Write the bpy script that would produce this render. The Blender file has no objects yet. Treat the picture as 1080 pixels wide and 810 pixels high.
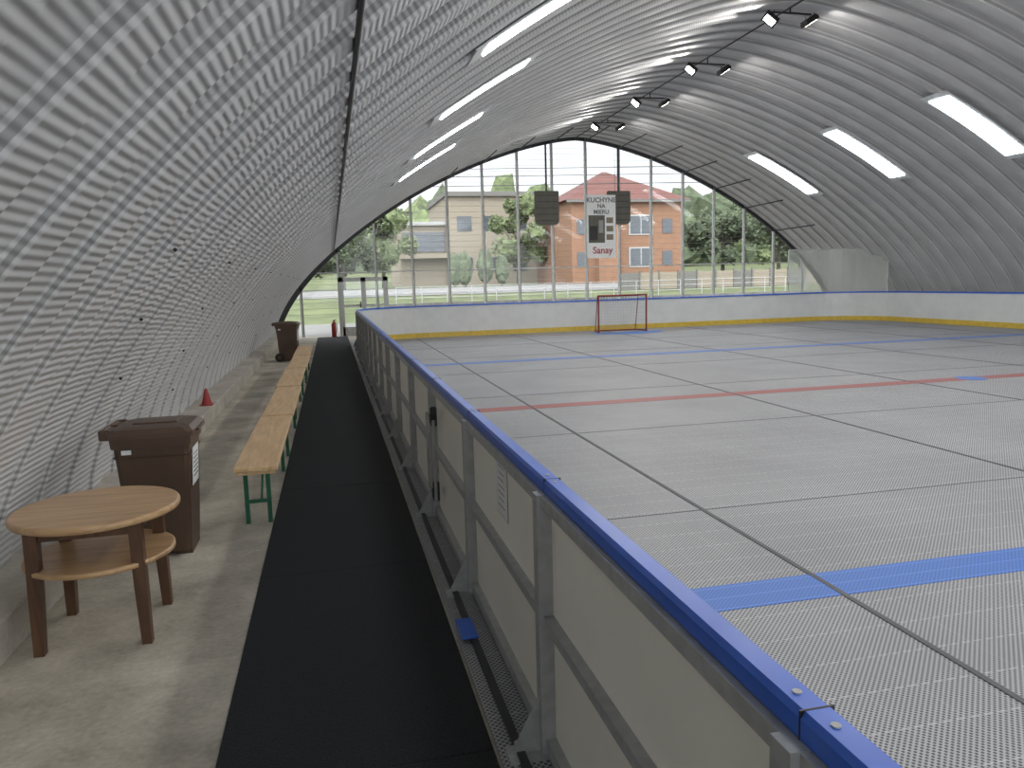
import bpy, bmesh, math, random
from mathutils import Vector, Matrix, noise
random.seed(7)
scene = bpy.context.scene
scene.view_settings.view_transform = 'Standard'
scene.view_settings.exposure = 0.15
COL = scene.collection

# ------------------------------------------------------------------ materials
def new_mat(name):
    m = bpy.data.materials.new(name); m.use_nodes = True
    nt = m.node_tree; b = nt.nodes["Principled BSDF"]
    return m, nt, b
def N(nt, t, **kw):
    n = nt.nodes.new(t)
    for k, v in kw.items():
        setattr(n, k, v)
    return n
def mathn(nt, op, a, b=None, clamp=False):
    n = nt.nodes.new('ShaderNodeMath'); n.operation = op; n.use_clamp = clamp
    for i, v in enumerate((a, b)):
        if v is None: continue
        if isinstance(v, (int, float)): n.inputs[i].default_value = v
        else: nt.links.new(v, n.inputs[i])
    return n.outputs[0]
def ramp(nt, fac, stops):
    r = nt.nodes.new('ShaderNodeValToRGB')
    els = r.color_ramp.elements
    while len(els) < len(stops): els.new(0.5)
    for e, (p, c) in zip(els, stops):
        e.position = p; e.color = (*c, 1)
    nt.links.new(fac, r.inputs[0]); return r.outputs[0]
def mixc(nt, fac, a, b):
    n = nt.nodes.new('ShaderNodeMix'); n.data_type = 'RGBA'
    for i, v in ((0, fac), (6, a), (7, b)):
        if isinstance(v, (int, float)): n.inputs[i].default_value = v
        elif isinstance(v, tuple): n.inputs[i].default_value = (*v, 1)
        else: nt.links.new(v, n.inputs[i])
    return n.outputs[2]
def simple(name, col, rough=0.6, metal=0.0, var=0.12, scale=8.0, bump=0.0, bscale=60, emit=None, es=0, stretch=None):
    m, nt, b = new_mat(name)
    tc = N(nt, 'ShaderNodeTexCoord')
    src = tc.outputs['Object']
    if stretch:
        mp = N(nt, 'ShaderNodeMapping'); mp.inputs['Scale'].default_value = stretch
        nt.links.new(src, mp.inputs[0]); src = mp.outputs[0]
    nz = N(nt, 'ShaderNodeTexNoise'); nz.inputs['Scale'].default_value = scale; nz.inputs['Detail'].default_value = 5
    nt.links.new(src, nz.inputs[0])
    lo = tuple(max(0, c*(1-var)) for c in col); hi = tuple(min(1, c*(1+var)) for c in col)
    nt.links.new(ramp(nt, nz.outputs[0], [(0.3, lo), (0.7, hi)]), b.inputs['Base Color'])
    b.inputs['Roughness'].default_value = rough; b.inputs['Metallic'].default_value = metal
    if bump:
        n2 = N(nt, 'ShaderNodeTexNoise'); n2.inputs['Scale'].default_value = bscale
        nt.links.new(src, n2.inputs[0])
        bp = N(nt, 'ShaderNodeBump'); bp.inputs['Strength'].default_value = bump; bp.inputs['Distance'].default_value = 0.01
        nt.links.new(n2.outputs[0], bp.inputs['Height']); nt.links.new(bp.outputs[0], b.inputs['Normal'])
    if emit:
        b.inputs['Emission Color'].default_value = (*emit, 1); b.inputs['Emission Strength'].default_value = es
    return m

def corrugated():
    m, nt, b = new_mat("corrugated_steel")
    uv = N(nt, 'ShaderNodeUVMap'); sp = N(nt, 'ShaderNodeSeparateXYZ'); nt.links.new(uv.outputs[0], sp.inputs[0])
    s = mathn(nt, 'SINE', mathn(nt, 'MULTIPLY', sp.outputs[1], 2*math.pi/0.045))
    bp = N(nt, 'ShaderNodeBump'); bp.inputs['Strength'].default_value = 0.6; bp.inputs['Distance'].default_value = 0.0045
    nt.links.new(s, bp.inputs['Height']); nt.links.new(bp.outputs[0], b.inputs['Normal'])
    nz = N(nt, 'ShaderNodeTexNoise'); nz.inputs['Scale'].default_value = 1.3; nz.inputs['Detail'].default_value = 6
    nt.links.new(uv.outputs[0], nz.inputs[0])
    base = ramp(nt, nz.outputs[0], [(0.3, (0.55, 0.55, 0.555)), (0.7, (0.63, 0.63, 0.635))])
    # shade painted dark along the sloping rib sides so the ribs stand out
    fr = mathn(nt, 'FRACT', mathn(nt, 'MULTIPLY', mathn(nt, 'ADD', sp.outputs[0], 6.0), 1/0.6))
    shade1 = mathn(nt, 'LESS_THAN', mathn(nt, 'ABSOLUTE', mathn(nt, 'SUBTRACT', fr, 0.52)), 0.016)
    shade2 = mathn(nt, 'GREATER_THAN', fr, 0.975)
    nt.links.new(mixc(nt, mathn(nt, 'MULTIPLY', mathn(nt, 'MAXIMUM', shade1, shade2), 0.55), base, (0.17, 0.17, 0.175)), b.inputs['Base Color'])
    b.inputs['Roughness'].default_value = 0.6; b.inputs['Metallic'].default_value = 0.0
    b.inputs['Specular IOR Level'].default_value = 0.3
    return m
def rink_tile():
    m, nt, b = new_mat("perforated_sport_tile")
    tc = N(nt, 'ShaderNodeTexCoord'); sp = N(nt, 'ShaderNodeSeparateXYZ'); nt.links.new(tc.outputs['Object'], sp.inputs[0])
    k = 2*math.pi/0.026
    sx = mathn(nt, 'SINE', mathn(nt, 'MULTIPLY', sp.outputs[0], k))
    sy = mathn(nt, 'SINE', mathn(nt, 'MULTIPLY', sp.outputs[1], k))
    pr = mathn(nt, 'MULTIPLY', sx, sy)
    hole = mathn(nt, 'GREATER_THAN', pr, 0.15)
    nz = N(nt, 'ShaderNodeTexNoise'); nz.inputs['Scale'].default_value = 0.9; nz.inputs['Detail'].default_value = 7
    nt.links.new(tc.outputs['Object'], nz.inputs[0])
    base = ramp(nt, nz.outputs[0], [(0.3, (0.325, 0.33, 0.34)), (0.7, (0.41, 0.415, 0.425))])
    c = mixc(nt, mathn(nt, 'MULTIPLY', hole, 0.92), base, (0.045, 0.045, 0.05))
    fx = mathn(nt, 'FRACT', mathn(nt, 'MULTIPLY', sp.outputs[0], 4.0))
    fx2 = mathn(nt, 'FRACT', mathn(nt, 'MULTIPLY', sp.outputs[0], 16.0))
    fy = mathn(nt, 'FRACT', mathn(nt, 'MULTIPLY', sp.outputs[1], 4.0))
    dash = mathn(nt, 'MULTIPLY', mathn(nt, 'LESS_THAN', fy, 0.03), mathn(nt, 'GREATER_THAN', fx2, 0.35))
    jl = mathn(nt, 'MAXIMUM', dash, mathn(nt, 'MULTIPLY', mathn(nt, 'LESS_THAN', fx, 0.02), 0.3))
    c2 = mixc(nt, mathn(nt, 'MULTIPLY', jl, 0.5), c, (0.58, 0.59, 0.60))
    nt.links.new(c2, b.inputs['Base Color']); b.inputs['Roughness'].default_value = 0.5
    b.inputs['Specular IOR Level'].default_value = 0.35
    return m
def tile_paint(name, col):
    m, nt, b = new_mat(name)
    tc = N(nt, 'ShaderNodeTexCoord'); sp = N(nt, 'ShaderNodeSeparateXYZ'); nt.links.new(tc.outputs['Object'], sp.inputs[0])
    k = 2*math.pi/0.026
    pr = mathn(nt, 'MULTIPLY', mathn(nt, 'SINE', mathn(nt, 'MULTIPLY', sp.outputs[0], k)), mathn(nt, 'SINE', mathn(nt, 'MULTIPLY', sp.outputs[1], k)))
    hole = mathn(nt, 'GREATER_THAN', pr, 0.3)
    fy = mathn(nt, 'FRACT', mathn(nt, 'MULTIPLY', sp.outputs[1], 8.0))
    c = mixc(nt, mathn(nt, 'MULTIPLY', hole, 0.7), col, tuple(c*0.35 for c in col))
    c = mixc(nt, mathn(nt, 'MULTIPLY', mathn(nt, 'LESS_THAN', fy, 0.05), 0.35), c, tuple(min(1, c*1.5+0.15) for c in col))
    nt.links.new(c, b.inputs['Base Color'])
    b.inputs['Roughness'].default_value = 0.5
    return m
def concrete(name, a, c, rough=0.85):
    m, nt, b = new_mat(name)
    tc = N(nt, 'ShaderNodeTexCoord')
    nz = N(nt, 'ShaderNodeTexNoise'); nz.inputs['Scale'].default_value = 1.6; nz.inputs['Detail'].default_value = 10; nz.inputs['Roughness'].default_value = 0.65
    nt.links.new(tc.outputs['Object'], nz.inputs[0])
    n2 = N(nt, 'ShaderNodeTexNoise'); n2.inputs['Scale'].default_value = 35; n2.inputs['Detail'].default_value = 4
    nt.links.new(tc.outputs['Object'], n2.inputs[0])
    f = mathn(nt, 'ADD', mathn(nt, 'MULTIPLY', nz.outputs[0], 0.8), mathn(nt, 'MULTIPLY', n2.outputs[0], 0.2))
    nt.links.new(ramp(nt, f, [(0.36, a), (0.5, tuple((x+y)/2 for x, y in zip(a, c))), (0.62, c)]), b.inputs['Base Color'])
    bp = N(nt, 'ShaderNodeBump'); bp.inputs['Strength'].default_value = 0.3; bp.inputs['Distance'].default_value = 0.004
    nt.links.new(n2.outputs[0], bp.inputs['Height']); nt.links.new(bp.outputs[0], b.inputs['Normal'])
    b.inputs['Roughness'].default_value = rough
    return m
def wood(name, a, c, rough=0.4, axis=1):
    m, nt, b = new_mat(name)
    tc = N(nt, 'ShaderNodeTexCoord'); mp = N(nt, 'ShaderNodeMapping')
    sc = [14, 14, 14]; sc[axis] = 1.6; mp.inputs['Scale'].default_value = sc
    nt.links.new(tc.outputs['Object'], mp.inputs[0])
    nz = N(nt, 'ShaderNodeTexNoise'); nz.inputs['Scale'].default_value = 1.5; nz.inputs['Detail'].default_value = 8; nz.inputs['Distortion'].default_value = 0.8
    nt.links.new(mp.outputs[0], nz.inputs[0])
    nt.links.new(ramp(nt, nz.outputs[0], [(0.32, a), (0.68, c)]), b.inputs['Base Color'])
    b.inputs['Roughness'].default_value = rough
    return m
def glassy(name, tint=(1, 1, 1), gl=0.05, alpha=0.0, col=(0.6, 0.65, 0.65)):
    m = bpy.data.materials.new(name); m.use_nodes = True; nt = m.node_tree; nt.nodes.clear()
    o = N(nt, 'ShaderNodeOutputMaterial'); t = N(nt, 'ShaderNodeBsdfTransparent'); t.inputs[0].default_value = (*tint, 1)
    g = N(nt, 'ShaderNodeBsdfGlossy'); g.inputs['Roughness'].default_value = 0.05
    mx = N(nt, 'ShaderNodeMixShader'); mx.inputs[0].default_value = gl
    nt.links.new(t.outputs[0], mx.inputs[1]); nt.links.new(g.outputs[0], mx.inputs[2])
    last = mx.outputs[0]
    if alpha:
        d = N(nt, 'ShaderNodeBsdfDiffuse'); d.inputs[0].default_value = (*col, 1)
        m2 = N(nt, 'ShaderNodeMixShader'); m2.inputs[0].default_value = alpha
        nt.links.new(last, m2.inputs[1]); nt.links.new(d.outputs[0], m2.inputs[2]); last = m2.outputs[0]
    nt.links.new(last, o.inputs[0]); return m

M = dict(
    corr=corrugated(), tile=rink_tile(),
    blue_line=tile_paint("blue_tile", (0.035, 0.16, 0.56)), red_line=tile_paint("red_tile", (0.32, 0.07, 0.055)),
    conc=concrete("concrete_floor", (0.30, 0.275, 0.225), (0.60, 0.56, 0.47)),
    curb=concrete("concrete_curb", (0.32, 0.30, 0.26), (0.54, 0.51, 0.45)),
    seam=simple("floor_seam", (0.10, 0.10, 0.105), 0.7),
    seam2=simple("tile_joint", (0.15, 0.15, 0.16), 0.7),
    rubber=simple("black_rubber", (0.009, 0.011, 0.014), 0.85, var=0.6, scale=90, bump=0.5, bscale=150),
    panel=simple("white_board_panel", (0.90, 0.88, 0.79), 0.4, var=0.03, scale=2.5),
    panel_in=simple("white_board_inner", (0.68, 0.69, 0.68), 0.35, var=0.05, scale=3),
    cap=simple("blue_cap", (0.035, 0.13, 0.60), 0.3, var=0.06),
    yellow=simple("yellow_kickplate", (0.66, 0.46, 0.06), 0.4),
    galv=simple("galvanised_steel", (0.40, 0.41, 0.41), 0.5, 0.2, var=0.12, scale=20),
    dark=simple("dark_steel", (0.05, 0.05, 0.055), 0.5, 0.4),
    mull=simple("mullion_paint", (0.52, 0.53, 0.52), 0.5, 0.1),
    black=simple("black_plastic", (0.012, 0.012, 0.012), 0.45),
    oak=wood("oak_top", (0.40, 0.24, 0.12), (0.58, 0.39, 0.21), 0.3, 0),
    walnut=wood("dark_leg_wood", (0.065, 0.030, 0.016), (0.13, 0.065, 0.032), 0.4, 2),
    pine=wood("bench_pine", (0.56, 0.36, 0.18), (0.74, 0.53, 0.30), 0.4, 1),
    green=simple("green_steel", (0.02, 0.13, 0.07), 0.4, 0.2),
    brown=simple("brown_plastic", (0.085, 0.052, 0.035), 0.42, var=0.15, scale=4),
    label=simple("paper_label", (0.78, 0.79, 0.79), 0.6, var=0.04),
    print=simple("print_grey", (0.15, 0.15, 0.16), 0.6),
    red=simple("red_paint", (0.24, 0.03, 0.03), 0.4),
    net=simple("net_cord", (0.5, 0.5, 0.48), 0.8),
    sky=simple("skylight_polycarbonate", (0.85, 0.88, 0.9), 0.4, var=0.03, emit=(0.95, 0.98, 1.0), es=12.0),
    skyedge=simple("skylight_flashing", (0.66, 0.69, 0.71), 0.4, 0.1),
    led=simple("led_lens", (0.9, 0.9, 0.85), 0.3, var=0.02, emit=(1, 0.95, 0.85), es=40),
    glass=glassy("window_glass", (0.97, 0.98, 0.98), 0.03),
    netpanel=glassy("safety_net_film", (0.9, 0.92, 0.91), 0.02, 0.42, (0.68, 0.70, 0.66)),
    grass=simple("grass", (0.095, 0.115, 0.05), 0.9, var=0.3, scale=0.8),
    leaf=simple("leaves_light", (0.115, 0.145, 0.065), 0.9, var=0.4, scale=1.4),
    leaf2=simple("leaves_dark", (0.07, 0.09, 0.05), 0.9, var=0.4, scale=1.2),
    bark=simple("bark", (0.06, 0.05, 0.04), 0.9),
    stucco_o=simple("orange_stucco", (0.21, 0.115, 0.07), 0.9, var=0.08, scale=2),
    roof=simple("red_roof_tile", (0.11, 0.042, 0.034), 0.8, var=0.15, scale=3),
    stucco_b=simple("beige_stucco", (0.225, 0.195, 0.15), 0.9, var=0.08),
    stucco_g=simple("grey_stucco", (0.13, 0.125, 0.115), 0.9, var=0.1),
    white=simple("white_paint", (0.30, 0.305, 0.30), 0.6, var=0.05),
    pane=simple("dark_window_pane", (0.06, 0.07, 0.08), 0.15),
    asphalt=simple("paving", (0.17, 0.17, 0.165), 0.9, var=0.15, scale=2),
    stone=simple("stone_wall_mat", (0.13, 0.13, 0.12), 0.9, var=0.3, scale=3, bump=0.4, bscale=5),
    boardgrey=simple("taupe_panel", (0.10, 0.095, 0.075), 0.6),
    cone=simple("cone_plastic", (0.34, 0.03, 0.03), 0.45),
)

# ------------------------------------------------------------------ mesh builder
class MB:
    def __init__(self):
        self.v = []; self.f = []; self.m = []; self.mats = []; self.sm = []
    def mi(self, k):
        if k not in self.mats: self.mats.append(k)
        return self.mats.index(k)
    def add(self, vs, fs, k, smooth=False):
        o = len(self.v); self.v += [tuple(p) for p in vs]
        i = self.mi(k)
        for f in fs:
            self.f.append([o+a for a in f]); self.m.append(i); self.sm.append(smooth)
    def hexa(self, p, k):
        self.add(p, [(0,3,2,1),(4,5,6,7),(0,1,5,4),(1,2,6,5),(2,3,7,6),(3,0,4,7)], k)
    def box(self, x0, x1, y0, y1, z0, z1, k, ch=0.0):
        if ch:
            self.loft([(z0, x0+ch, x1-ch, y0+ch, y1-ch, ch), (z0+ch, x0, x1, y0, y1, ch), (z1-ch, x0, x1, y0, y1, ch), (z1, x0+ch, x1-ch, y0+ch, y1-ch, ch)], k)
        else:
            self.hexa([(x0,y0,z0),(x1,y0,z0),(x1,y1,z0),(x0,y1,z0),(x0,y0,z1),(x1,y0,z1),(x1,y1,z1),(x0,y1,z1)], k)
    def loft(self, secs, k, smooth=False):
        rings = []
        for z, x0, x1, y0, y1, c in secs:
            rings.append([(x0+c,y0,z),(x1-c,y0,z),(x1,y0+c,z),(x1,y1-c,z),(x1-c,y1,z),(x0+c,y1,z),(x0,y1-c,z),(x0,y0+c,z)])
        self.rings(rings, k, smooth)
    def rings(self, rings, k, smooth=False, caps=True, closed=True):
        n = len(rings[0]); vs = [p for r in rings for p in r]; fs = []
        for i in range(len(rings)-1):
            for j in range(n if closed else n-1):
                a = i*n+j; b = i*n+(j+1) % n
                fs.append((a, b, b+n, a+n))
        self.add(vs, fs, k, smooth)
        if caps:
            self.add(rings[0], [tuple(range(n-1, -1, -1))], k); self.add(rings[-1], [tuple(range(n))], k)
    def obox(self, c, size, rot, k):
        R = rot
        s = [x/2 for x in size]; c = Vector(c)
        pts = [(-1,-1,-1),(1,-1,-1),(1,1,-1),(-1,1,-1),(-1,-1,1),(1,-1,1),(1,1,1),(-1,1,1)]
        self.hexa([c + R @ Vector((a*s[0], b*s[1], d*s[2])) for a, b, d in pts], k)
    def tube(self, a, b, r, k, n=8, r2=None, smooth=True):
        a = Vector(a); b = Vector(b); r2 = r if r2 is None else r2
        d = (b-a).normalized(); u = d.orthogonal().normalized(); w = d.cross(u)
        R = []
        for p, q in ((a, r), (b, r2)):
            R.append([p + q*(u*math.cos(t)+w*math.sin(t)) for t in [2*math.pi*i/n for i in range(n)]])
        self.rings(R, k, smooth)
    def poly(self, pts, r, k, n=8):
        for a, b in zip(pts, pts[1:]): self.tube(a, b, r, k, n)
    def lathe(self, cx, cy, prof, k, n=48, smooth=True):
        self.rings([[(cx+r*math.cos(2*math.pi*i/n), cy+r*math.sin(2*math.pi*i/n), z) for i in range(n)] for r, z in prof], k, smooth)
    def build(self, name, parent=None, loc=None):
        me = bpy.data.meshes.new(name); me.from_pydata(self.v, [], self.f)
        for k in self.mats: me.materials.append(M[k])
        me.polygons.foreach_set('material_index', self.m); me.polygons.foreach_set('use_smooth', self.sm)
        me.update()
        bm = bmesh.new(); bm.from_mesh(me); bmesh.ops.recalc_face_normals(bm, faces=bm.faces); bm.to_mesh(me); bm.free()
        o = bpy.data.objects.new(name, me); COL.objects.link(o)
        if loc: o.location = loc
        if parent: o.parent = parent
        return o

# ------------------------------------------------------------------ hall profile
X0, A, ZB, H, NN = 8.85, 10.75, 0.15, 6.68, 1.5
YF, YN = 27.0, -6.0
def prof(t):
    c = math.cos(t); s = math.sin(t)
    return (X0 - A*math.copysign(abs(c)**(2/NN), c), ZB + H*abs(s)**(2/NN))
def zprof(x):
    t = min(1, abs(x-X0)/A); return ZB + H*(1-t**NN)**(1/NN)
fine = [prof(math.pi*i/4000) for i in range(4001)]
L = [0]
for a, b in zip(fine, fine[1:]): L.append(L[-1]+math.hypot(b[0]-a[0], b[1]-a[1]))
NS = 150
arc = []; j = 0
for i in range(NS+1):
    s = L[-1]*i/NS
    while j < len(L)-2 and L[j+1] < s: j += 1
    f = (s-L[j])/max(1e-9, L[j+1]-L[j]); a, b = fine[j], fine[j+1]
    arc.append((a[0]+(b[0]-a[0])*f, a[1]+(b[1]-a[1])*f, s))
def arcn(i):
    a = arc[max(0, i-1)]; b = arc[min(NS, i+1)]
    d = Vector((b[0]-a[0], 0, b[1]-a[1])).normalized()
    return Vector((d.z, 0, -d.x))   # inward
nrm = [arcn(i) for i in range(NS+1)]
PER = 0.60
def dep(i):   # rib depth grows from the steep foot of the arch towards the roof
    t = min(1, max(0, (arc[i][1]-1.2)/2.6)); t = t*t*(3-2*t)
    return 0.028+0.062*t if arc[i][0] < X0 else 0.06+0.03*t
ys = []
y = YN
while y < YF-0.01:
    for dy, dd in ((0, 0), (0.29, 0.0), (0.335, 1), (0.555, 1)):
        if y+dy < YF: ys.append((y+dy, dd))
    y += PER
ys.append((YF, 0))
def vault(name, i0, i1):
    vs = []; fs = []; uvs = []
    n = i1-i0+1
    for (yy, dd) in ys:
        for i in range(i0, i1+1):
            p = Vector((arc[i][0], yy, arc[i][1])) + nrm[i]*dd*dep(i)
            vs.append(tuple(p)); uvs.append((yy, arc[i][2]))
    for a in range(len(ys)-1):
        for b in range(n-1):
            k = a*n+b; fs.append((k, k+1, k+1+n, k+n))
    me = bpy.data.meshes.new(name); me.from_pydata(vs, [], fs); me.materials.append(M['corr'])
    ul = me.uv_layers.new(name="UVMap")
    for lp in me.loops: ul.data[lp.index].uv = uvs[lp.vertex_index]
    me.update(); o = bpy.data.objects.new(name, me); COL.objects.link(o)
    return o
iL = next(i for i in range(NS) if arc[i][1] > 2.4); iR = NS-iL
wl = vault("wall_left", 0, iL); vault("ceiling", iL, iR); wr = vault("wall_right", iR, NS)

b = MB()
for row, i in enumerate((3, 6, 9, 12)):
    for yi in range(0, 54):
        if (yi*7+row*3) % 4: continue
        yy = YN + 0.445 + yi*PER
        p = Vector((arc[i][0], yy, arc[i][1])) + nrm[i]*dep(i)
        b.tube(p, p+nrm[i]*0.018, 0.011, 'black', 6)
b.build("panel_bolts", wl)
b = MB()
ic = min(range(NS//2), key=lambda i: abs(arc[i][0]-0.12))
pc = Vector((arc[ic][0], 0, arc[ic][1])) + nrm[ic]*(0.09)
b.tube((pc.x, YN+0.2, pc.z), (pc.x, YF-0.1, pc.z), 0.016, 'black', 8)
b.build("cable_conduit")

def skylight(xa, xb, yc, w):
    ia = min(range(NS+1), key=lambda i: abs(arc[i][0]-xa)); ib = min(range(NS+1), key=lambda i: abs(arc[i][0]-xb))
    b = MB()
    for half, off, mt in ((w/2+0.10, 0.102, 'skyedge'), (w/2, 0.118, 'sky')):
        r = []
        e = 1 if mt == 'sky' else 0
        for i in range(ia+e, ib+1-e):
            p = Vector((arc[i][0], yc, arc[i][1])); q = p+nrm[i]*off; q2 = p+nrm[i]*(off-0.018)
            r.append([(q.x, yc-half, q.z), (q.x, yc+half, q.z), (q2.x, yc+half, q2.z), (q2.x, yc-half, q2.z)])
        b.rings(r, mt)
    b.build("skylight")
for yy in (-2.0, 1.1, 4.2, 7.6, 10.6, 13.9, 17.0): skylight(1.4, 2.95, yy, 0.36)
for yy in (-0.4, 3.4, 7.2, 11.1, 15.0, 18.8, 22.7): skylight(13.25, 15.65, yy, 0.56)

# ------------------------------------------------------------------ floor
b = MB(); b.box(-2.3, 20.2, YN-0.2, YF+0.2, -0.25, 0, 'conc'); b.build("floor")
b = MB(); b.box(-2.2, -1.57, YN, YF, 0, 0.2, 'curb', 0.01); b.build("trim_1")
b = MB(); b.box(19.2, 20.1, YN, YF, 0, 0.2, 'curb', 0.01); b.build("trim_2")
b = MB()
yy = -3.45
while yy < 24.8:
    b.box(-0.495, 0.485, yy, yy+1.996, 0.0, 0.012, 'rubber'); yy += 2.0
b.build("rubber_mat")

BX0, BX1, BY0, BY1, BR = 0.705, 18.5, -4.3, 24.1, 2.0
b = MB(); b.box(0.50, 18.9, -4.5, 24.4, 0.0, 0.014, 'tile'); b.build("rink_floor")
b = MB()
z0, z1 = 0.012, 0.0165
for y0_, y1_, k in ((3.36, 3.66, 'blue_line'), (9.72, 10.0, 'red_line'), (15.7, 16.0, 'blue_line')):
    b.box(BX0+0.03, BX1-0.03, y0_, y1_, z0, z1, k)
for xs in (2.55, 5.55, 8.55, 11.55, 14.55, 17.0): b.box(xs-0.016, xs+0.016, BY0+0.1, BY1-0.1, z0, z1+0.0015, 'seam')
for yy in (-1, 1.95, 4.95, 7.95, 10.95, 13.95, 16.95, 19.95): b.box(BX0+0.03, BX1-0.03, yy-0.004, yy+0.004, z0, z1+0.001, 'seam2')
b.lathe(9.6, 9.86, [(0.22, z0), (0.22, z1+0.001)], 'blue_line', 24, False)
b.box(3, 16, 22.78, 22.83, z0, z1, 'red_line')
cr = []
for i in range(21):
    t = math.pi*i/20; cr.append((9.0+1.2*math.cos(t+math.pi), 22.8-1.0*math.sin(t), z1+0.001))
b.add(cr, [tuple(range(21))], 'blue_line')
b.build("rink_markings")

# ------------------------------------------------------------------ rink boards
def rrect(x0, x1, y0, y1, r, n=12):
    pts = []
    for cx, cy, a0 in ((x1-r, y0+r, -90), (x1-r, y1-r, 0), (x0+r, y1-r, 90), (x0+r, y0+r, 180)):
        for i in range(n+1):
            a = math.radians(a0+90*i/n); pts.append((cx, cy, math.cos(a), math.sin(a), r))
    return pts
PATH = rrect(BX0, BX1, BY0, BY1, BR)
def sweep(b, sec, k):
    rings = [[(cx+(r+o)*c, cy+(r+o)*s, z) for o, z in sec] for cx, cy, c, s, r in PATH]
    rings.append(rings[0]); b.rings(rings, k, caps=False)
b = MB()
sweep(b, [(-0.012, 0.03), (0.0, 0.03), (0.0, 0.985), (-0.012, 0.985)], 'panel_in')
sweep(b, [(0.0, 0.045), (0.01, 0.045), (0.01, 0.985), (0.0, 0.985)], 'panel')
sweep(b, [(-0.032, 0.975), (0.028, 0.975), (0.028, 1.010), (0.020, 1.022), (-0.024, 1.022), (-0.032, 1.010)], 'cap')
sweep(b, [(-0.024, 0.017), (-0.012, 0.017), (-0.012, 0.17), (-0.024, 0.17)], 'yellow')
xo = BX0-0.01
posts = [0.99+1.49*k for k in range(-2, 15)]
for zz, hh in ((0.03, 0.05), (0.50, 0.04), (0.93, 0.042)):
    b.box(xo-0.035, xo, -2.2, 22.0, zz, zz+hh, 'galv')
for yy in posts:
    b.box(xo-0.052, xo+0.002, yy-0.028, yy+0.028, 0.014, 0.974, 'galv')
    b.box(xo-0.17, xo, yy-0.05, yy+0.05, 0.014, 0.026, 'galv')
    b.add([(xo-0.16, yy-0.004, 0.026), (xo-0.05, yy-0.004, 0.026), (xo-0.05, yy-0.004, 0.24), (xo-0.16, yy+0.004, 0.026), (xo-0.05, yy+0.004, 0.026), (xo-0.05, yy+0.004, 0.24)],
          [(0,1,2),(3,5,4),(0,2,5,3),(0,3,4,1),(1,4,5,2)], 'galv')
    b.tube((xo-0.13, yy+0.03, 0.026), (xo-0.13, yy+0.03, 0.05), 0.012, 'galv', 6)
    b.box(BX0-0.0285, BX0+0.0325, yy-0.002, yy+0.002, 0.974, 1.0228, 'black')
    for dy in (-0.05, 0.05):
        b.tube((BX0, yy+dy, 1.021), (BX0, yy+dy, 1.0245), 0.008, 'galv', 10)
b.box(0.555, 0.585, -2.2, 22.0, 0.014, 0.034, 'dark')
for k in range(12):
    xx = 2.9+1.3*k; b.box(xx-0.025, xx+0.025, BY1+0.01, BY1+0.06, 0.014, 0.974, 'galv')
for yy in (5.2,):
    for zz in (0.25, 0.78):
        b.tube((xo-0.05, yy, zz), (xo-0.08, yy, zz), 0.035, 'black', 14)
        b.box(xo-0.075, xo-0.03, yy-0.02, yy+0.02, zz-0.06, zz+0.08, 'dark', 0.008)
for yy in (5.35, 5.0):
    b.tube((xo-0.08, yy, 0.25), (xo-0.08, yy, 0.80), 0.010, 'galv', 8)
b.build("rink_boards")

b = MB()
b.box(xo-0.003, xo-0.001, 3.13, 3.36, 0.66, 0.92, 'print'); b.box(xo-0.0045, xo-0.003, 3.134, 3.356, 0.664, 0.916, 'label')
for i in range(7):
    b.box(xo-0.0052, xo-0.0045, 3.18+0.01*(i % 3), 3.31-0.012*(i % 2), 0.884-i*0.030, 0.888-i*0.030, 'print')
b.build("notice_sign")
b = MB(); b.box(0.51, 0.59, 3.38, 3.60, 0.034, 0.045, 'cap', 0.004); b.build("blue_plastic_strip")

b = MB()
pts = [(15.6, BY1)]
for i in range(13):
    a = math.radians(90-75*i/12); pts.append((BX1-BR+BR*math.cos(a), BY1-BR+BR*math.sin(a)))
b.add([(x, y, 1.022) for x, y in pts]+[(x, y, 2.5) for x, y in pts], [(i, i+1, i+1+len(pts), i+len(pts)) for i in range(len(pts)-1)], 'netpanel')
for q in (0, 13): b.tube((pts[q][0], pts[q][1], 1.022), (pts[q][0], pts[q][1], 2.52), 0.022, 'mull')
b.poly([(x, y, 2.51) for x, y in pts], 0.014, 'mull')
b.build("safety_screen")

# ------------------------------------------------------------------ goal
b = MB()
gx0, gx1, gy, gz, fl = 8.15, 9.75, 22.85, 1.17, 0.0165
r = 0.028
b.tube((gx0, gy, fl), (gx0, gy, gz), r, 'red'); b.tube((gx1, gy, fl), (gx1, gy, gz), r, 'red'); b.tube((gx0-r, gy, gz), (gx1+r, gy, gz), r, 'red')
b.poly([(gx0, gy, fl+0.02), (gx0+0.1, gy+0.65, fl+0.02), (gx1-0.1, gy+0.65, fl+0.02), (gx1, gy, fl+0.02)], 0.02, 'red')
b.poly([(gx0, gy, gz), (gx0+0.12, gy+0.4, gz-0.03), (gx1-0.12, gy+0.4, gz-0.03), (gx1, gy, gz)], 0.016, 'red')
for xx in (gx0+0.11, gx1-0.11): b.poly([(xx, gy+0.4, gz-0.03), (xx, gy+0.65, fl+0.02)], 0.014, 'red')
for i in range(1, 15):
    x = gx0+0.11+(gx1-gx0-0.22)*i/15; b.tube((x, gy+0.4, gz-0.03), (x, gy+0.65, fl+0.02), 0.004, 'net', 4)
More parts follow.
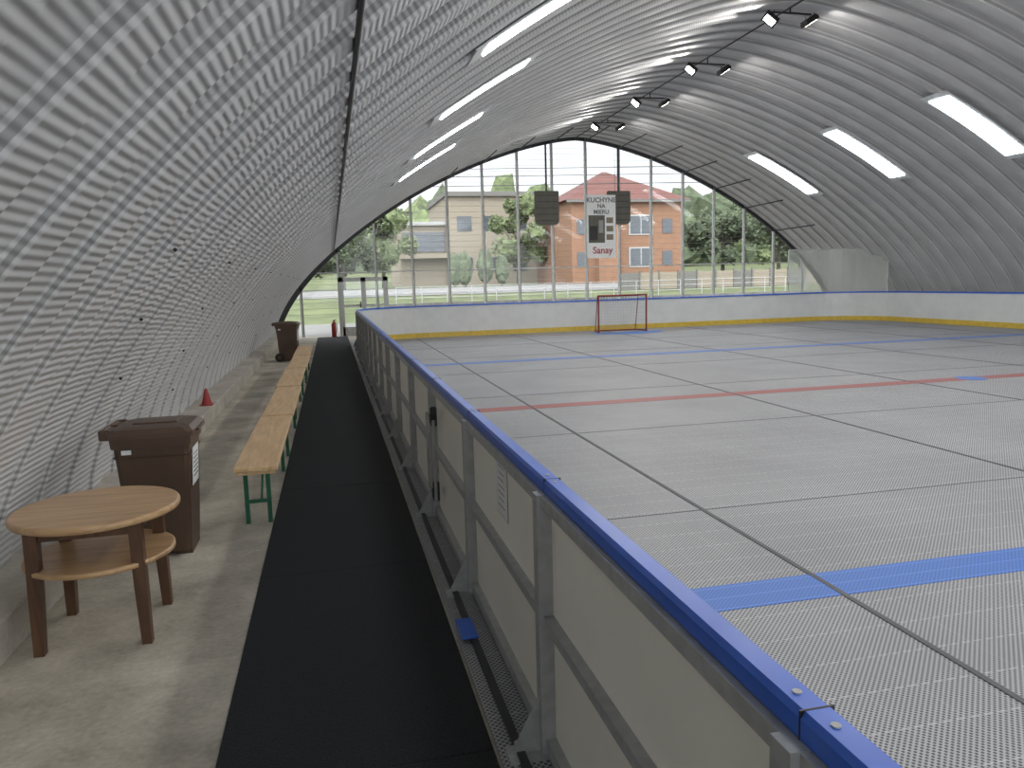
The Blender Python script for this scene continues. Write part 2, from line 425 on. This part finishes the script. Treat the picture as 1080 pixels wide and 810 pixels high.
for i in range(1, 12):
    t = i/12; b.tube((gx0+0.1, gy+0.4+0.25*t, gz-0.03-(gz-0.06)*t), (gx1-0.1, gy+0.4+0.25*t, gz-0.03-(gz-0.06)*t), 0.004, 'net', 4)
    for sx, dx in ((gx0, 0.1), (gx1, -0.1)):
        b.tube((sx, gy, gz*(1-t)), (sx+dx, gy+0.4+0.25*t, (gz-0.03)*(1-t)+fl), 0.004, 'net', 4)
b.build("hockey_goal")

# ------------------------------------------------------------------ gable windows
def gable(Y, wname, fname, door):
    b = MB()
    rim = []
    for i in range(NS+1):
        p = Vector((arc[i][0], 0, arc[i][1])); q = p+nrm[i]*0.20; q[2] = max(q[2], 0); p = p - nrm[i]*0.15
        rim.append([(p.x, Y-0.05, p.z), (p.x, Y+0.07, p.z), (q.x, Y+0.07, q.z), (q.x, Y-0.05, q.z)])
    b.rings(rim, 'dark')
    b.box(2.2 if door else -1.3, 19.0, Y-0.04, Y+0.12, 0, 0.55, 'curb')
    b.build(wname)
    b = MB()
    xs = [-0.98+1.27*k for k in range(0, 16)]
    for x in xs:
        zt = zprof(x)-0.12
        zb = 0.0 if (door and x < 2.2) else 0.55
        if x > -1.2 and zt > zb+0.3:
            b.box(x-0.035, x+0.035, Y-0.05, Y+0.05, zb, zt, 'mull'); b.box(x+0.036, x+0.056, Y-0.03, Y+0.03, zb, zt, 'dark')
    def span(z):
        t = (1-((z-ZB)/H)**NN)**(1/NN)*A; return X0-t+0.15, X0+t-0.15
    for z in [2.15]:
        xa, xb = span(z); b.box(xa, xb, Y-0.02, Y+0.02, z-0.02, z+0.02, 'mull')
    z = 0.75
    while z < 6.5:
        xa, xb = span(z); b.tube((xa, Y+0.02, z), (xb, Y+0.02, z), 0.006, 'galv', 4); z += 0.2
    gp = [(arc[i][0], Y+0.04, arc[i][1]) for i in range(0, NS+1, 2)]
    n = len(gp)
    vs = gp+[(x, y, 0.0) for x, y, z in gp]
    b.add(vs, [(i, i+1, i+1+n, i+n) for i in range(n-1)], 'glass')
    b.build(fname)
gable(YF, "wall_back", "window_1", True)
gable(YN, "wall_front", "window_2", False)
b = MB()
dx0, dx1, dz = 0.36, 1.86, 1.98
for x in (dx0, (dx0+dx1)/2, dx1): b.box(x-0.08, x+0.08, YF-0.13, YF-0.06, 0, dz, 'mull')
b.box(dx0-0.08, dx1+0.08, YF-0.13, YF-0.06, dz-0.14, dz, 'mull'); b.box(dx0, dx1, YF-0.13, YF-0.06, 0, 0.3, 'mull'); b.box(dx0, dx1, YF-0.125, YF-0.065, 0.98, 1.06, 'mull')
b.box(dx0, dx1, YF-0.10, YF-0.09, 0.3, dz-0.1, 'glass')
b.box((dx0+dx1)/2-0.14, (dx0+dx1)/2-0.10, YF-0.18, YF-0.13, 0.95, 1.15, 'black')
b.build("door_1")
b = MB()
for k in range(4, 15):
    x = -0.98+1.27*k; z = zprof(x)-0.2
    b.tube((x, YF-0.05, z), (x, YF-2.6, z+0.03), 0.022, 'dark', 6)
b.build("roof_struts")
b = MB(); b.tube((X0-0.05, YN+0.2, 6.70), (X0-0.05, YF-0.1, 6.70), 0.016, 'black', 8); b.build("ridge_cable")

# ------------------------------------------------------------------ floodlights
for i in range(9):
    Yc = 23.6-3.3*i
    b = MB(); zc = 6.60 if i > 2 else 6.56; xc = X0-0.05
    b.tube((xc-0.45, Yc, zc), (xc+0.45, Yc, zc), 0.018, 'black')
    b.tube((xc, Yc, zc), (xc, Yc, 6.68), 0.015, 'black')
    heads = []
    for s in (-1, 1):
        cx = xc+s*0.42
        R = Matrix.Rotation(math.radians(42 if s < 0 else -32), 3, 'Y')
        if s < 0: R = Matrix.Rotation(math.radians(-20), 3, 'X') @ R
        c = Vector((cx, Yc, zc-0.13))
        b.obox(c, (0.28, 0.22, 0.07), R, 'black')
        for q in range(6): b.obox(c+R@Vector((-0.12+0.048*q, 0, 0.05)), (0.008, 0.2, 0.04), R, 'dark')
        b.obox(c+R@Vector((0, 0, -0.036)), (0.20, 0.14, 0.006), R, 'led')
        b.tube((cx, Yc-0.13, zc-0.1), (cx, Yc-0.13, zc), 0.008, 'black', 6); b.tube((cx, Yc+0.13, zc-0.1), (cx, Yc+0.13, zc), 0.008, 'black', 6)
        heads.append((c+R@Vector((0, 0, -0.05)), R, 56 if s < 0 else 26))
    o = b.build("ceiling_floodlight")
    for c, R, e in heads:
        ld = bpy.data.lights.new("flood_light", 'AREA'); ld.shape = 'RECTANGLE'; ld.size = 0.26; ld.size_y = 0.2; ld.energy = e; ld.color = (1, 0.965, 0.92)
        lo = bpy.data.objects.new("flood_light", ld); COL.objects.link(lo); lo.matrix_world = Matrix.Translation(c) @ R.to_4x4(); lo.parent = o

# ------------------------------------------------------------------ banner + panels at gable
b = MB()
bx0, bx1, bz0, bz1, by = 9.15, 10.25, 2.45, 4.7, YF-0.22
b.box(bx0, bx1, by, by+0.01, bz0, bz1, 'label')
b.box(bx0+0.06, bx0+0.68, by-0.004, by, bz0+0.55, bz1-0.72, 'boardgrey')
b.box(bx0+0.10, bx0+0.40, by-0.008, by-0.004, bz0+0.65, bz0+1.15, 'black')
b.box(bx0+0.45, bx0+0.62, by-0.008, by-0.004, bz0+0.9, bz0+1.35, 'white')
for q in range(3): b.box(bx1-0.36, bx1-0.10, by-0.004, by, bz0+0.65+q*0.3, bz0+0.85+q*0.3, 'stucco_b')
for xx in (bx0+0.02, bx1-0.02): b.tube((xx, by+0.005, bz1), (xx, by+0.005, 6.3), 0.006, 'black', 6)
ban = b.build("advertising_banner")
def text(s, x, z, size, mt, y):
    cu = bpy.data.curves.new("banner_text", 'FONT'); cu.body = s; cu.size = size; cu.align_x = 'CENTER'; cu.extrude = 0.002; cu.offset = 0.006
    cu.materials.append(M[mt]); o = bpy.data.objects.new("banner_text", cu); COL.objects.link(o)
    o.location = (x, y, z); o.rotation_euler = (math.pi/2, 0, 0); o.parent = ban
text("KUCHYNE", 9.7, bz1-0.26, 0.24, 'print', by-0.006)
text("NA", 9.7, bz1-0.46, 0.21, 'print', by-0.006)
text("MIERU", 9.7, bz1-0.67, 0.21, 'print', by-0.006)
text("Sanay", 9.74, bz0+0.17, 0.34, 'cone', by-0.006)
for cx in (7.68, 10.40):
    b = MB(); w, h = 0.45, 0.6; cz = 4.25; yb = YF-0.14
    pts = []
    for sx, sz, a0 in ((1, -1, -90), (1, 1, 0), (-1, 1, 90), (-1, -1, 180)):
        rr = 0.18 if sz < 0 else 0.05
        for i in range(6):
            a = math.radians(a0+18*i); pts.append((cx+sx*(w-rr)+rr*math.cos(a), cz+sz*(h-rr)+rr*math.sin(a)))
    b.rings([[(x, yb-0.02, z) for x, z in pts], [(x, yb+0.02, z) for x, z in pts]], 'boardgrey')
    for q in range(5): b.box(cx-0.4, cx+0.4, yb-0.03, yb-0.02, cz-0.45+q*0.22, cz-0.42+q*0.22, 'dark')
    b.box(cx-0.03, cx+0.03, yb+0.0, yb+0.05, cz+0.5, zprof(cx)-0.2, 'dark')
    b.build("basketball_backboard")

# ------------------------------------------------------------------ round table
b = MB()
tx, ty, R = -1.20, 4.11, 0.385
b.lathe(tx, ty, [(R-0.03, 0.607), (R-0.006, 0.61), (R, 0.618), (R, 0.636), (R-0.005, 0.643), (R-0.015, 0.645)], 'oak', 64)
b.lathe(tx, ty, [(0.335, 0.385), (0.345, 0.39), (0.345, 0.408), (0.335, 0.412)], 'oak', 64)
for sx in (-1, 1):
    for sy in (-1, 1):
        c = (tx+sx*0.225, ty+sy*0.225)
        b.rings([[(c[0]+sx*o+dx*w, c[1]+sy*o+dy*w, z) for dx, dy in ((-1,-1),(1,-1),(1,1),(-1,1))] for z, w, o in ((0.0, 0.023, 0.012), (0.3, 0.028, 0.004), (0.607, 0.029, 0.0))], 'walnut')
for s in (-1, 1):
    b.box(tx-0.22, tx+0.22, ty+s*0.225-0.011, ty+s*0.225+0.011, 0.55, 0.607, 'walnut')
    b.box(tx+s*0.225-0.011, tx+s*0.225+0.011, ty-0.22, ty+0.22, 0.55, 0.607, 'walnut')
b.build("round_side_table")

# ------------------------------------------------------------------ wheelie bin (front faces +x)
def bin_(px, py, rotz=0.0, sc=1.0):
    b = MB()
    b.loft([(0.03, -0.17, 0.19, -0.18, 0.18, 0.03), (0.10, -0.19, 0.195, -0.19, 0.19, 0.03), (0.80, -0.235, 0.235, -0.23, 0.23, 0.03)], 'brown')
    b.loft([(0.77, -0.245, 0.245, -0.25, 0.25, 0.03), (0.835, -0.25, 0.252, -0.255, 0.255, 0.03)], 'brown')
    b.loft([(0.835, -0.262, 0.27, -0.268, 0.268, 0.03), (0.865, -0.262, 0.27, -0.268, 0.268, 0.03), (0.895, -0.235, 0.24, -0.235, 0.235, 0.04), (0.908, -0.18, 0.19, -0.18, 0.18, 0.05)], 'brown')
    b.box(-0.13, 0.15, -0.10, 0.10, 0.905, 0.918, 'brown', 0.005)
    b.box(0.26, 0.29, -0.12, 0.12, 0.845, 0.862, 'brown', 0.004)
    b.tube((-0.295, -0.21, 0.885), (-0.295, 0.21, 0.885), 0.016, 'brown', 10)
    for s in (-0.21, 0.0, 0.21): b.box(-0.31, -0.235, s-0.018, s+0.018, 0.83, 0.90, 'brown', 0.006)
    b.tube((-0.27, -0.235, 0.87), (-0.27, 0.235, 0.87), 0.020, 'brown', 10)
    for zz in (0.70,): b.loft([(zz, -0.236, 0.236, -0.232, 0.232, 0.03), (zz+0.012, -0.24, 0.24, -0.236, 0.236, 0.03)], 'brown')
    for s in (-1, 1):
        b.tube((-0.18, s*0.20, 0.10), (-0.18, s*0.245, 0.10), 0.10, 'black', 24)
        b.tube((-0.18, s*0.245, 0.10), (-0.18, s*0.252, 0.10), 0.05, 'brown', 16)
    b.tube((-0.18, -0.22, 0.10), (-0.18, 0.22, 0.10), 0.012, 'galv')
    b.box(0.10, 0.19, -0.15, 0.15, 0.0, 0.05, 'brown'); b.box(-0.19, -0.12, -0.15, 0.15, 0.0, 0.05, 'brown')
    b.obox((0.2325, -0.03, 0.60), (0.004, 0.22, 0.26), Matrix.Rotation(math.radians(3.5), 3, 'Y'), 'label')
    for q in range(6): b.obox((0.2345+0.002*(2-q)*0.6, -0.03, 0.68-q*0.03), (0.005, 0.16, 0.008), Matrix.Rotation(math.radians(3.5), 3, 'Y'), 'print')
    b.obox((-0.15, -0.232, 0.745), (0.06, 0.004, 0.03), Matrix.Identity(3), 'label')
    b.v = [(x*sc, y*sc, z*sc) for x, y, z in b.v]
    o = b.build("wheelie_bin", loc=(px, py, 0)); o.rotation_euler[2] = rotz
bin_(-1.15, 5.32, 0.0, 0.95)
bin_(-1.02, 18.6, -0.1)

# ------------------------------------------------------------------ benches
def bench(y0, dx=0.0):
    b = MB(); x0, x1, Lb, h = -0.72+dx, -0.425+dx, 2.18, 0.48
    b.box(x0, x1, y0, y0+Lb, h-0.03, h, 'pine', 0.004)
    b.box(x0+0.02, x1-0.02, y0+0.02, y0+0.04, h-0.055, h-0.03, 'pine'); b.box(x0+0.02, x1-0.02, y0+Lb-0.04, y0+Lb-0.02, h-0.055, h-0.03, 'pine')
    for ye, s in ((y0+0.30, 1), (y0+Lb-0.30, -1)):
        for x in (x0+0.045, x1-0.095): b.box(x-0.015, x+0.015, ye-0.015, ye+0.015, 0.0, h-0.03, 'green')
        b.box(x0+0.03, x1-0.08, ye-0.012, ye+0.012, 0.15, 0.175, 'green'); b.box(x0+0.03, x1-0.03, ye-0.02, ye+0.02, h-0.06, h-0.03, 'green')
        xm = (x0+x1)/2
        b.tube((xm, ye, 0.17), (xm, ye+s*0.32, h-0.04), 0.009, 'green')
    b.build("beer_bench")
for k in range(5): bench(5.42+2.24*k, (0, 0.008, -0.01, 0.008, 0)[k])

b = MB(); cx, cy = -1.66, 10.6
b.box(cx-0.085, cx+0.085, cy-0.085, cy+0.085, 0.2, 0.212, 'cone', 0.004)
b.lathe(cx, cy, [(0.07, 0.212), (0.045, 0.30), (0.015, 0.42)], 'cone', 24)
b.build("traffic_cone")
b = MB(); cx, cy = 0.05, 26.55
b.lathe(cx, cy, [(0.07, 0.0), (0.08, 0.02), (0.08, 0.42), (0.06, 0.48), (0.025, 0.51), (0.02, 0.56)], 'cone', 20)
b.box(cx-0.02, cx+0.09, cy-0.015, cy+0.015, 0.55, 0.58, 'black', 0.004); b.poly([(cx+0.02, cy, 0.54), (cx+0.11, cy, 0.42), (cx+0.10, cy, 0.15)], 0.01, 'black')
b.build("fire_extinguisher")

# ------------------------------------------------------------------ exterior
def ground_z(y):
    if y < 36: return -0.02
    if y < 46: return -0.02+1.3*(y-36)/10
    if y < 80: return 1.28+0.3*(y-46)/34
    return 1.58+ (y-80)*0.08
b = MB()
yl = [27.2, 31, 36, 38, 42, 46, 56, 68, 80, 110, 150]
xl = [-60, -20, -5, 5, 15, 25, 40, 70, 110]
vs = [(x, y, ground_z(y)) for y in yl for x in xl]; n = len(xl)
b.add(vs, [(j*n+i, j*n+i+1, (j+1)*n+i+1, (j+1)*n+i) for j in range(len(yl)-1) for i in range(n-1)], 'grass')
b.build("lawn")
b = MB(); b.add([(-20, 27.2, 0.0), (60, 27.2, 0.0), (60, 36, 0.0), (-20, 36, 0.0)], [(0,1,2,3)], 'asphalt')
b.add([(-30, 44, 1.05), (80, 44, 1.05), (80, 46, 1.31), (-30, 46, 1.31)], [(0,1,2,3)], 'asphalt')
b.add([(-30, 46, 1.31), (80, 46, 1.31), (80, 53, 1.40), (-30, 53, 1.40)], [(0,1,2,3)], 'asphalt'); b.build("paved_road")
b = MB(); b.add([(-60, -60, -0.26), (80, -60, -0.26), (80, 27.1, -0.26), (-60, 27.1, -0.26)], [(0,1,2,3)], 'asphalt'); b.build("surrounding_ground")

b = MB(); x0, x1, y0, y1, zg, ze, zr = 17.6, 26.4, 55, 65, 1.3, 7.5, 10.2
b.box(x0, x1, y0, y1, zg, ze, 'stucco_o')
o = 0.5
v = [(x0-o, y0-o, ze), (x1+o, y0-o, ze), (x1+o, y1+o, ze), (x0-o, y1+o, ze), (x0+4.2, 60, zr), (x1-4.2, 60, zr)]
b.add(v, [(0,1,5,4),(1,2,5),(2,3,4,5),(3,0,4),(0,3,2,1)], 'roof')
b.box(x0-o, x1+o, y0-o, y0-o+0.1, ze-0.2, ze, 'stucco_g')
b.box(19.4, 21.0, y0-0.9, y0, 1.3, ze-0.1, 'stucco_o')
for zz in (2.6, 5.0):
    for xa, w in ((22.2, 1.7),):
        b.box(xa-0.12, xa+w+0.12, y0-0.06, y0, zz-0.1, zz+1.4, 'white'); b.box(xa, xa+w/2-0.05, y0-0.08, y0-0.05, zz, zz+1.3, 'pane'); b.box(xa+w/2+0.05, xa+w, y0-0.08, y0-0.05, zz, zz+1.3, 'pane')
    b.box(18.0, 18.6, y0-0.05, y0, zz, zz+1.1, 'pane'); b.box(24.8, 25.6, y0-0.05, y0, zz, zz+1.1, 'pane')
b.build("orange_house")
b = MB()
b.box(10.3, 18.8, 68, 80, 1.4, 9.2, 'stucco_b'); b.box(10.1, 19.0, 67.6, 80, 9.2, 9.6, 'stucco_g')
b.box(6.2, 10.3, 69, 80, 1.4, 6.8, 'stucco_b'); b.box(6.0, 10.3, 68.6, 80, 6.8, 7.1, 'white')
b.box(6.4, 10.2, 68.9, 69, 4.5, 6.2, 'pane'); b.box(6.2, 10.3, 67.8, 69, 3.9, 4.3, 'stucco_b')
for xa in (11.2, 13.6, 16.2):
    for zz in (2.6, 6.2): b.box(xa, xa+1.3, 67.95, 68, zz, zz+1.3, 'pane')
b.build("apartment_building")
b = MB()
for k in range(15):
    x = 17.0+1.25*k; b.box(x, x+1.15, 43.6, 43.66, 1.0, 2.0, 'stucco_b' if k % 3 else 'stucco_g'); b.box(x+1.16, x+1.24, 43.55, 43.7, 0.9, 2.1, 'stucco_g')
b.build("garden_fence")
b = MB(); b.box(2.6, 40.0, 36.2, 36.6, 0.0, 0.8, 'stone'); b.build("stone_wall")
b = MB()
for k in range(30):
    x = 3.0+1.2*k; b.tube((x, 36.4, 0.8), (x, 36.4, 1.55), 0.02, 'galv', 6)
for zz in (1.05, 1.3, 1.55): b.tube((3, 36.4, zz), (37.8, 36.4, zz), 0.012, 'galv', 6)
b.build("metal_railing")
def blob(b, c, r, k, sub=2, amp=0.35, sq=1.0):
    bm = bmesh.new(); bmesh.ops.create_icosphere(bm, subdivisions=sub, radius=1)
    vs = []
    for v in bm.verts:
        d = v.co.normalized(); s = 1+amp*noise.noise(d*2.3+Vector(c)*3.1)+amp*0.6*noise.noise(d*6+Vector(c))
        vs.append((c[0]+d.x*r*s, c[1]+d.y*r*s, c[2]+d.z*r*s*sq))
    fs = [tuple(v.index for v in f.verts) for f in bm.faces]; bm.free()
    b.add(vs, fs, k)
def leaves(b, c, r, k, n):
    for _ in range(n):
        d = Vector((random.gauss(0, 1), random.gauss(0, 1), random.gauss(0, 1))).normalized()*r*(0.65+0.5*random.random())
        p = Vector(c)+d; u = Vector((random.gauss(0, 1), random.gauss(0, 1), random.gauss(0, 1))).normalized(); w = u.orthogonal().normalized()
        s = 0.14+0.10*random.random(); b.add([p-u*s, p+w*s*0.6, p+u*s, p-w*s*0.6], [(0,1,2,3)], k)
def tree(x, y, h, w, k='leaf', n=16, name="deciduous_tree"):
    b = MB(); zg = ground_z(y)-0.05
    b.tube((x, y, zg), (x, y, zg+h*0.6), 0.02*h+0.05, 'bark', 8, 0.06)
    for i in range(n):
        t = random.random(); a = random.random()*6.28; rr = w*0.5*math.sqrt(random.random())*(1-0.5*abs(t-0.4))
        z = zg+h*(0.28+0.62*t); b.tube((x, y, zg+h*(0.25+0.3*t)), (x+rr*math.cos(a), y+rr*math.sin(a), z), 0.05, 'bark', 5, 0.02)
        c = (x+rr*math.cos(a), y+rr*math.sin(a), z); r = w*0.17*(0.7+0.6*random.random())
        blob(b, c, r*0.75, k, 2, 0.7); leaves(b, c, r, k, 150)
    b.build(name)
for x, y, h, w, k in ((15.2, 62, 7.4, 4.6, 'leaf'), (31.5, 58, 7.0, 5.0, 'leaf2'), (36.0, 57, 6.5, 5.0, 'leaf'), (42.0, 63, 7.5, 6.0, 'leaf2'),
                      (4.2, 62, 7.0, 5.0, 'leaf'), (1.0, 58, 5.5, 5.0, 'leaf2'), (-3.5, 57, 6, 5, 'leaf'), (46, 57, 6, 6, 'leaf')):
    tree(x, y, h, w, k)
for x, y, h in ((8.6, 54, 2.3), (9.3, 54, 2.4), (10.8, 54, 2.6), (12.0, 54, 2.2)):
    b = MB(); zg = ground_z(y); b.tube((x, y, zg-0.02), (x, y, zg+0.4), 0.08, 'bark'); blob(b, (x, y, zg+h*0.55), h*0.22, 'leaf2', 3, 0.25, 2.2); b.build("cypress_shrub")
b = MB()
for i in range(60):
    x = -30+2.3*i; c = (x, 110+random.uniform(-6, 6), ground_z(110)+1.5+random.uniform(0, 2.4)); r = 4.5+random.uniform(0, 2.2)
    blob(b, c, r, 'leaf2' if i % 3 else 'leaf', 3, 0.8)
b.build("tree_line")
b = MB(); b.tube((6.6, 43.2, 0.9), (6.6, 43.2, 7.4), 0.07, 'mull', 8, 0.05); b.poly([(6.6, 43.2, 7.4), (7.6, 43.2, 7.7)], 0.04, 'mull'); b.box(7.5, 8.1, 43.1, 43.3, 7.65, 7.75, 'mull')
b.build("street_lamp")
b = MB()
for zz in (6.6, 7.1, 7.5): b.tube((-20, 42, zz-0.2), (60, 42, zz+1.2), 0.02, 'dark', 5)
for x in (-12, 46): b.tube((x, 42, 0.75), (x, 42, 8.8), 0.12, 'bark', 8)
b.build("overhead_power_line")

# ------------------------------------------------------------------ world: overcast sky, with extra brightness added behind the camera to fill panels and walls
w = bpy.data.worlds.new("overcast"); scene.world = w; w.use_nodes = True
nt = w.node_tree; bg = nt.nodes['Background']
tc = N(nt, 'ShaderNodeTexCoord'); sp = N(nt, 'ShaderNodeSeparateXYZ'); nt.links.new(tc.outputs['Generated'], sp.inputs[0])
nt.links.new(ramp(nt, sp.outputs[2], [(0.0, (0.38, 0.39, 0.40)), (0.3, (0.55, 0.57, 0.60)), (1.0, (1, 1, 1))]), bg.inputs[0])
br = mathn(nt, 'MULTIPLY', mathn(nt, 'MAXIMUM', mathn(nt, 'ADD', mathn(nt, 'MULTIPLY', sp.outputs[1], -0.9), mathn(nt, 'MULTIPLY', sp.outputs[0], -0.35)), 0.0), 8.0)
nt.links.new(mathn(nt, 'ADD', br, 2.5), bg.inputs[1])

# ------------------------------------------------------------------ camera from vanishing points
F = 808.0
yd = Vector(((348-540)/F, -(302-405)/F, -1)).normalized()
xd = Vector(((4040-540)/F, -(200-405)/F, -1)); xd = (xd - yd*xd.dot(yd)).normalized()
zd = xd.cross(yd)
Rm = Matrix((xd, yd, zd))
cam = bpy.data.cameras.new("camera"); cam.sensor_width = 36; cam.sensor_fit = 'HORIZONTAL'; cam.lens = F/1080*36; cam.clip_end = 500; cam.clip_start = 0.05
co = bpy.data.objects.new("camera", cam); COL.objects.link(co)
co.matrix_world = Matrix.Translation((0, 0, 1.7)) @ Rm.to_4x4()
scene.camera = co
